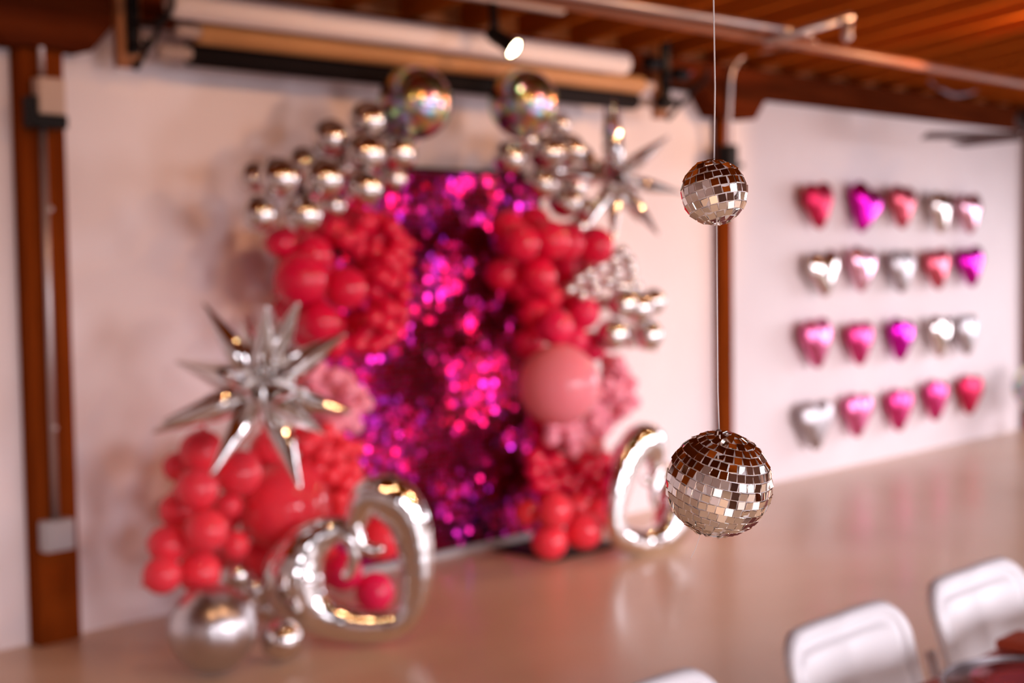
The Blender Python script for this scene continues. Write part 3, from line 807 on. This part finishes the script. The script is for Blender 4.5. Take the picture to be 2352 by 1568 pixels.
# ---------------------------------------------------------------- wall of foil hearts
def heart_outline(n):
    """two round lobes running into straight sides and a blunt tip"""
    def inside_heart(x, y):
        x = abs(x)
        if math.hypot(x-.46, y-.36) < .52: return True
        # side line tangent to the lobe down to the tip
        return y < .36 and y > -.98 and x < .98*((y+.98)/1.28)**.80*(.93 if y < .3 else 1)
    out = []
    for i in range(n):
        a = 2*math.pi*i/n; lo, hi = 0.0, 1.6
        for _ in range(26):
            m = (lo+hi)/2
            if inside_heart(math.sin(a)*m, math.cos(a)*m): lo = m
            else: hi = m
        out.append((math.sin(a)*lo, math.cos(a)*lo, a))
    for _ in range(3):
        out = [((out[i-1][0]+2*out[i][0]+out[(i+1) % n][0])/4, (out[i-1][1]+2*out[i][1]+out[(i+1) % n][1])/4, out[i][2]) for i in range(n)]
    return out
def heart_mesh(name, m):
    hp = heart_outline(72); bm = bmesh.new(); rings = []
    ts = [0, .2, .4, .58, .74, .86, .94, .985, 1.0]
    for side in (-1, 1):
        rr = []
        for tt in ts[1:]:
            ring = []
            for x, y, a in hp:
                h = math.sqrt(max(0, 1-tt**2.2))*.36
                wr = 1+.02*math.sin(a*17)*max(0, tt-.7)/.3
                ring.append(bm.verts.new((x*tt*wr, side*h+.012*math.sin(a*17)*max(0, tt-.6), y*tt*wr)))
            rr.append(ring)
        c = bm.verts.new((0, side*.36, 0)); n = len(hp)
        for j in range(n): bm.faces.new((c, rr[0][j], rr[0][(j+1) % n]))
        for A, Bq in zip(rr, rr[1:]):
            for j in range(n): bm.faces.new((A[j], A[(j+1) % n], Bq[(j+1) % n], Bq[j]))
    bmesh.ops.remove_doubles(bm, verts=bm.verts, dist=1e-4)
    bmesh.ops.recalc_face_normals(bm, faces=bm.faces)
    me = bpy.data.meshes.new(name); bm.to_mesh(me); bm.free()
    for p in me.polygons: p.use_smooth = True
    me.materials.append(m); return me
HM = {}
HEARTS = [
 [(1880, 472, 'f_crimson', 'matt crimson'), (1987, 478, 'f_magenta', 'shiny magenta'), (2073, 475, 'f_rose', 'dark rose'), (2160, 487, 'f_silver', 'mirror silver'), (2227, 490, 'f_light', 'light pink')],
 [(1890, 628, 'f_silver', 'mirror silver'), (1980, 618, 'f_light', 'light pink'), (2070, 622, 'f_satin', 'satin silver'), (2153, 617, 'f_rose', 'coral rose'), (2230, 612, 'f_magenta', 'shiny magenta')],
 [(1876, 787, 'f_pink', 'pink'), (1975, 787, 'f_hot', 'deep pink'), (2070, 779, 'f_magenta', 'shiny magenta'), (2158, 772, 'f_silver', 'mirror silver'), (2220, 768, 'f_satin', 'satin silver')],
 [(1872, 975, 'f_satin', 'satin silver grey'), (1970, 952, 'f_pink', 'pink'), (2066, 940, 'f_hot', 'hot pink'), (2150, 918, 'f_hot', 'deep pink'), (2228, 905, 'f_crimson', 'rose red')]]
rown = ['top', 'second', 'third', 'bottom']; coln = ['leftmost', 'second', 'middle', 'fourth', 'rightmost']
for ri, row in enumerate(HEARTS):
    for ci, (px, py, mk_, cname) in enumerate(row):
        if mk_ not in HM: HM[mk_] = heart_mesh('foil_heart_'+mk_[2:], M[mk_])
        o = bpy.data.objects.new('heart_balloon', HM[mk_]); COL.objects.link(o)
        s = .175*(1.08 if (ri, ci) in ((0, 1), (2, 0), (3, 0)) else 1.0)
        o.location = at(px, py, .085); o.scale = (s, s*1.0, s)
        o.rotation_euler = (0, R(rng.uniform(-9, 9) + (12 if (ri, ci) == (0, 1) else 0)), R(rng.uniform(-5, 5)))
        tag(o, '%s foil heart balloon on the white wall, %s in the %s row' % (cname, coln[ci], rown[ri]), 'balloon', 'foil heart balloons on the right wall')

# ---------------------------------------------------------------- mirror balls on a cord
def mirror_ball(c, r, tile, axis, seed, label):
    rs = random.Random(seed)
    t = empty('mirror_ball', c, label=label, cat='disco ball', group='mirror balls on the hanging cord')
    bm = bmesh.new(); bmesh.ops.create_uvsphere(bm, u_segments=64, v_segments=40, radius=r*.985)
    q = Vector((0, 0, 1)).rotation_difference(axis.normalized())
    mk('core', bm, M['grout'], t)
    verts, faces = [], []
    gap = tile*.085; rows = int(round(math.pi*r/tile))
    for i in range(rows):
        lat = -math.pi/2+(i+.5)*math.pi/rows
        n = max(4, int(2*math.pi*r*math.cos(lat)/tile)) if math.cos(lat) > .1 else 4
        off = rs.uniform(0, 6.28)
        for k in range(n):
            lon = off+2*math.pi*k/n
            nrm = Vector((math.cos(lat)*math.cos(lon), math.cos(lat)*math.sin(lon), math.sin(lat)))
            e = Vector((-math.sin(lon), math.cos(lon), 0)); nn = nrm.cross(e)
            ctr = nrm*r
            nj = (nrm+e*rs.gauss(0, .13)+nn*rs.gauss(0, .13)).normalized()
            e2 = (e-nj*e.dot(nj)).normalized(); n2 = nj.cross(e2)
            a = rs.gauss(0, .02); e2, n2 = e2*math.cos(a)+n2*math.sin(a), n2*math.cos(a)-e2*math.sin(a)
            wx = min(tile, 2*math.pi*r*math.cos(lat)/n)/2-gap/2*rs.uniform(.7, 1.3); wz = tile/2-gap/2*rs.uniform(.7, 1.3)
            if wx <= 0: wx = tile*.2
            b0 = len(verts); h = tile*.10
            for up, sh in ((0, 1.0), (.75, 1.0), (1.0, .94)):
                for sx, sz in ((-1, -1), (1, -1), (1, 1), (-1, 1)):
                    v = ctr-nrm*h+nj*(h*up)+e2*(sx*wx*sh)+n2*(sz*wz*sh)
                    verts.append(tuple(q @ v))
            for lv in (0, 4):
                for s_ in range(4):
                    faces.append((b0+lv+s_, b0+lv+(s_+1) % 4, b0+lv+4+(s_+1) % 4, b0+lv+4+s_))
            faces.append((b0+8, b0+9, b0+10, b0+11))
    me = bpy.data.meshes.new('mirror_tiles'); me.from_pydata(verts, [], faces); me.update(); me.materials.append(M['mirror'])
    o = bpy.data.objects.new('mirror_tiles', me); COL.objects.link(o); o.parent = t
    bm = bmesh.new(); tube(bm, [(0, 0, r*.97), (0, 0, r*1.035)], [r*.07, r*.04], 12); mk('hanging_cap', bm, M['galv'], t)
    return t
ZBALL = 1.07
def at_depth(px, py, z): return CAM+pix(px, py)*z
b1 = at_depth(1640, 441.5, ZBALL); b2 = at_depth(1651.5, 1111, ZBALL)
mirror_ball(b2, 121.5/FPX*ZBALL, .0066, RGT*.20+UPV*.93-FWD*.26, 21, 'larger mirror tiled disco ball at the lower end of the hanging cord')
mirror_ball(b1, 75/FPX*ZBALL, .0063, -RGT*.20+UPV*.95+FWD*.10, 22, 'smaller mirror tiled disco ball half way up the hanging cord')
c_top = at_depth(1638.5, -560, ZBALL)
bm = bmesh.new()
tube(bm, [c_top, at_depth(1639, 0, ZBALL), at_depth(1642.3, 200, ZBALL), b1+UPV*(74/FPX*ZBALL)], .00062, 8)
tube(bm, [b1-UPV*(74/FPX*ZBALL)+RGT*(6/FPX*ZBALL), at_depth(1646.5, 640, ZBALL), at_depth(1648.5, 900, ZBALL), b2+UPV*(120/FPX*ZBALL)], .00058, 8)
tag(mk('nylon_cord', bm, M['cord']), 'thin white cord hanging from the roof and carrying both mirror balls', 'cord')
bm = bmesh.new(); tube(bm, bez([at_depth(1608, 1228, ZBALL), at_depth(1598, 1258, ZBALL), at_depth(1586, 1282, ZBALL)]), .00022, 6)
tag(mk('loose_thread', bm, M['cord']), 'fine loose thread trailing under the larger mirror ball', 'thread')

# ---------------------------------------------------------------- chairs and table
def backrest_bm(W=.42, H=.25):
    bm = bmesh.new(); nu, nv = 56, 36; th = .028
    def shape(u, v):
        # square to rounded rectangle, top corners rounder than the bottom ones
        rt = .075 if v > 0 else .05
        x, z = u*W/2, v*H/2
        cx, cz = W/2-rt, H/2-rt
        if abs(x) > cx and abs(z) > cz:
            ax, az = abs(x)-cx, abs(z)-cz
            m = max(ax, az); l = math.hypot(ax, az)
            if l > 1e-9: ax, az = ax*m/l, az*m/l
            x, z = math.copysign(cx+ax, x), math.copysign(cz+az, z)
        return x, z
    def edge(u, v): return min((1-abs(u))*W/2, (1-abs(v))*H/2)
    layers = []
    for side in (-1, 1):
        g = []
        for i in range(nu+1):
            row = []
            for j in range(nv+1):
                u = -1+2*i/nu; v = -1+2*j/nv
                u = math.sin(u*math.pi/2)*.35+u*.65; v = math.sin(v*math.pi/2)*.35+v*.65
                x, z = shape(u, v); e = edge(u, v)
                y = side*th/2*math.sqrt(max(0.0, 1-max(0, 1-e/.012)**2))
                if side < 0:    # groove of the moulded panel on the front
                    y += .015*math.exp(-((e-.034)/.007)**2)
                y += -.9*x*x+.10*abs(x)    # wraps round the sitter
                y += (z)*.30
                row.append(bm.verts.new((x*(1+.25*z), y, z)))
            g.append(row)
        layers.append(g)
        for i in range(nu):
            for j in range(nv):
                f = (g[i][j], g[i+1][j], g[i+1][j+1], g[i][j+1])
                bm.faces.new(f if side < 0 else tuple(reversed(f)))
    bmesh.ops.remove_doubles(bm, verts=bm.verts, dist=2e-4)
    bmesh.ops.recalc_face_normals(bm, faces=bm.faces)
    return bm
def make_chair(label):
    """folding chair, sitter faces -Y, origin on the floor under the backrest"""
    t = empty('folding_chair', (0, 0, 0), label=label, cat='chair', group='white folding chairs along the table')
    bm = backrest_bm(); bmesh.ops.translate(bm, vec=(0, 0, .685), verts=bm.verts); mk('backrest', bm, M['plastic'], t)
    bm = bmesh.new(); box(bm, -.19, .19, -.46, -.08, .43, .462, .012); mk('seat', bm, M['plastic'], t, smooth=False)
    for sx in (-1, 1):
        bm = bmesh.new(); tube(bm, [(sx*.165, .035, .66), (sx*.18, -.0, .56), (sx*.205, -.12, .45), (sx*.205, -.44, 0)], .0125, 12); mk('front_leg', bm, M['plastic'], t)
        bm = bmesh.new(); tube(bm, [(sx*.18, -.30, .43), (sx*.18, .10, 0)], .0125, 12); mk('rear_leg', bm, M['plastic'], t)
    bm = bmesh.new(); tube(bm, [(-.205, -.37, .10), (.205, -.37, .10)], .009, 10); mk('stretcher', bm, M['plastic'], t)
    bm = bmesh.new(); tube(bm, [(-.18, .03, .08), (.18, .03, .08)], .009, 10); mk('stretcher', bm, M['plastic'], t)
    return t
ch = make_chair('white folding chair nearest the camera, only its top showing at the bottom edge')
chs = [ch, copy_tree(ch), copy_tree(ch)]
for c, x, lab in zip(chs, (1.73, 2.355, 2.89), ('white folding chair at the bottom edge, only the top of its back showing',
                                              'white folding chair in the middle of the three along the table',
                                              'white folding chair furthest right, beside the pink table setting')):
    c.location = (x, -3.86, 0); c['label'] = lab
t = empty('banquet_table', (2.5, -4.42, 0), label='long table under a pink glitter cloth at the lower right corner', cat='table')
bm = bmesh.new(); box(bm, -1.15, 1.25, -.36, .36, .715, .735, .006); mk('tabletop', bm, M['plastic'], t, smooth=False)
bm = bmesh.new(); box(bm, -1.16, 1.26, -.37, .37, .7355, .740, .002); mk('glitter_cover', bm, M['sequin_cloth'], t, smooth=False)
for sx, sy in ((-1, -1), (-1, 1), (1, -1), (1, 1)):
    bm = bmesh.new(); tube(bm, [(sx*1.1+.02, sy*.28, 0), (sx*1.1+.02, sy*.28, .715)], .016, 12); mk('leg', bm, M['galv'], t)
def plate(x, y, lab):
    t = empty('charger_plate', (x, y, .7405), label=lab, cat='plate', group='place settings on the pink table')
    bm = bmesh.new(); lathe(bm, [(0, 0), (.10, 0), (.155, .010), (.165, .013), (.163, .016), (.11, .006), (0, .005)], 48); mk('charger', bm, M['plate'], t)
    bm = bmesh.new(); tube(bm, [(.165*math.cos(a*math.pi/24), .165*math.sin(a*math.pi/24), .0165) for a in range(48)], .0035, 8, closed=True); mk('rim', bm, M['f_satin'], t, label='pale silver rim')
    p = empty('dinner_plate', (x, y, .7465), label=lab.replace('mauve grey charger', 'pink dinner').replace('at the ', 'on the charger at the '), cat='plate', group='pink plates on the chargers')
    bm = bmesh.new(); lathe(bm, [(0, 0), (.07, 0), (.115, .012), (.12, .015), (.118, .017), (.075, .006), (0, .005)], 48); mk('body', bm, M['plate_pink'], p)
plate(2.345, -4.235, 'mauve grey charger plate at the lower right corner before the middle chair')
plate(2.86, -4.235, 'mauve grey charger plate at the right edge before the right chair')
bm = bmesh.new(); box(bm, -.05, .05, -.09, .09, 0, .02, .006)
tag(mk('folded_napkin', bm, M['napkin'], loc=(2.60, -4.14, .741), smooth=False), 'orange red folded napkin at the table edge below the right chair', 'napkin')
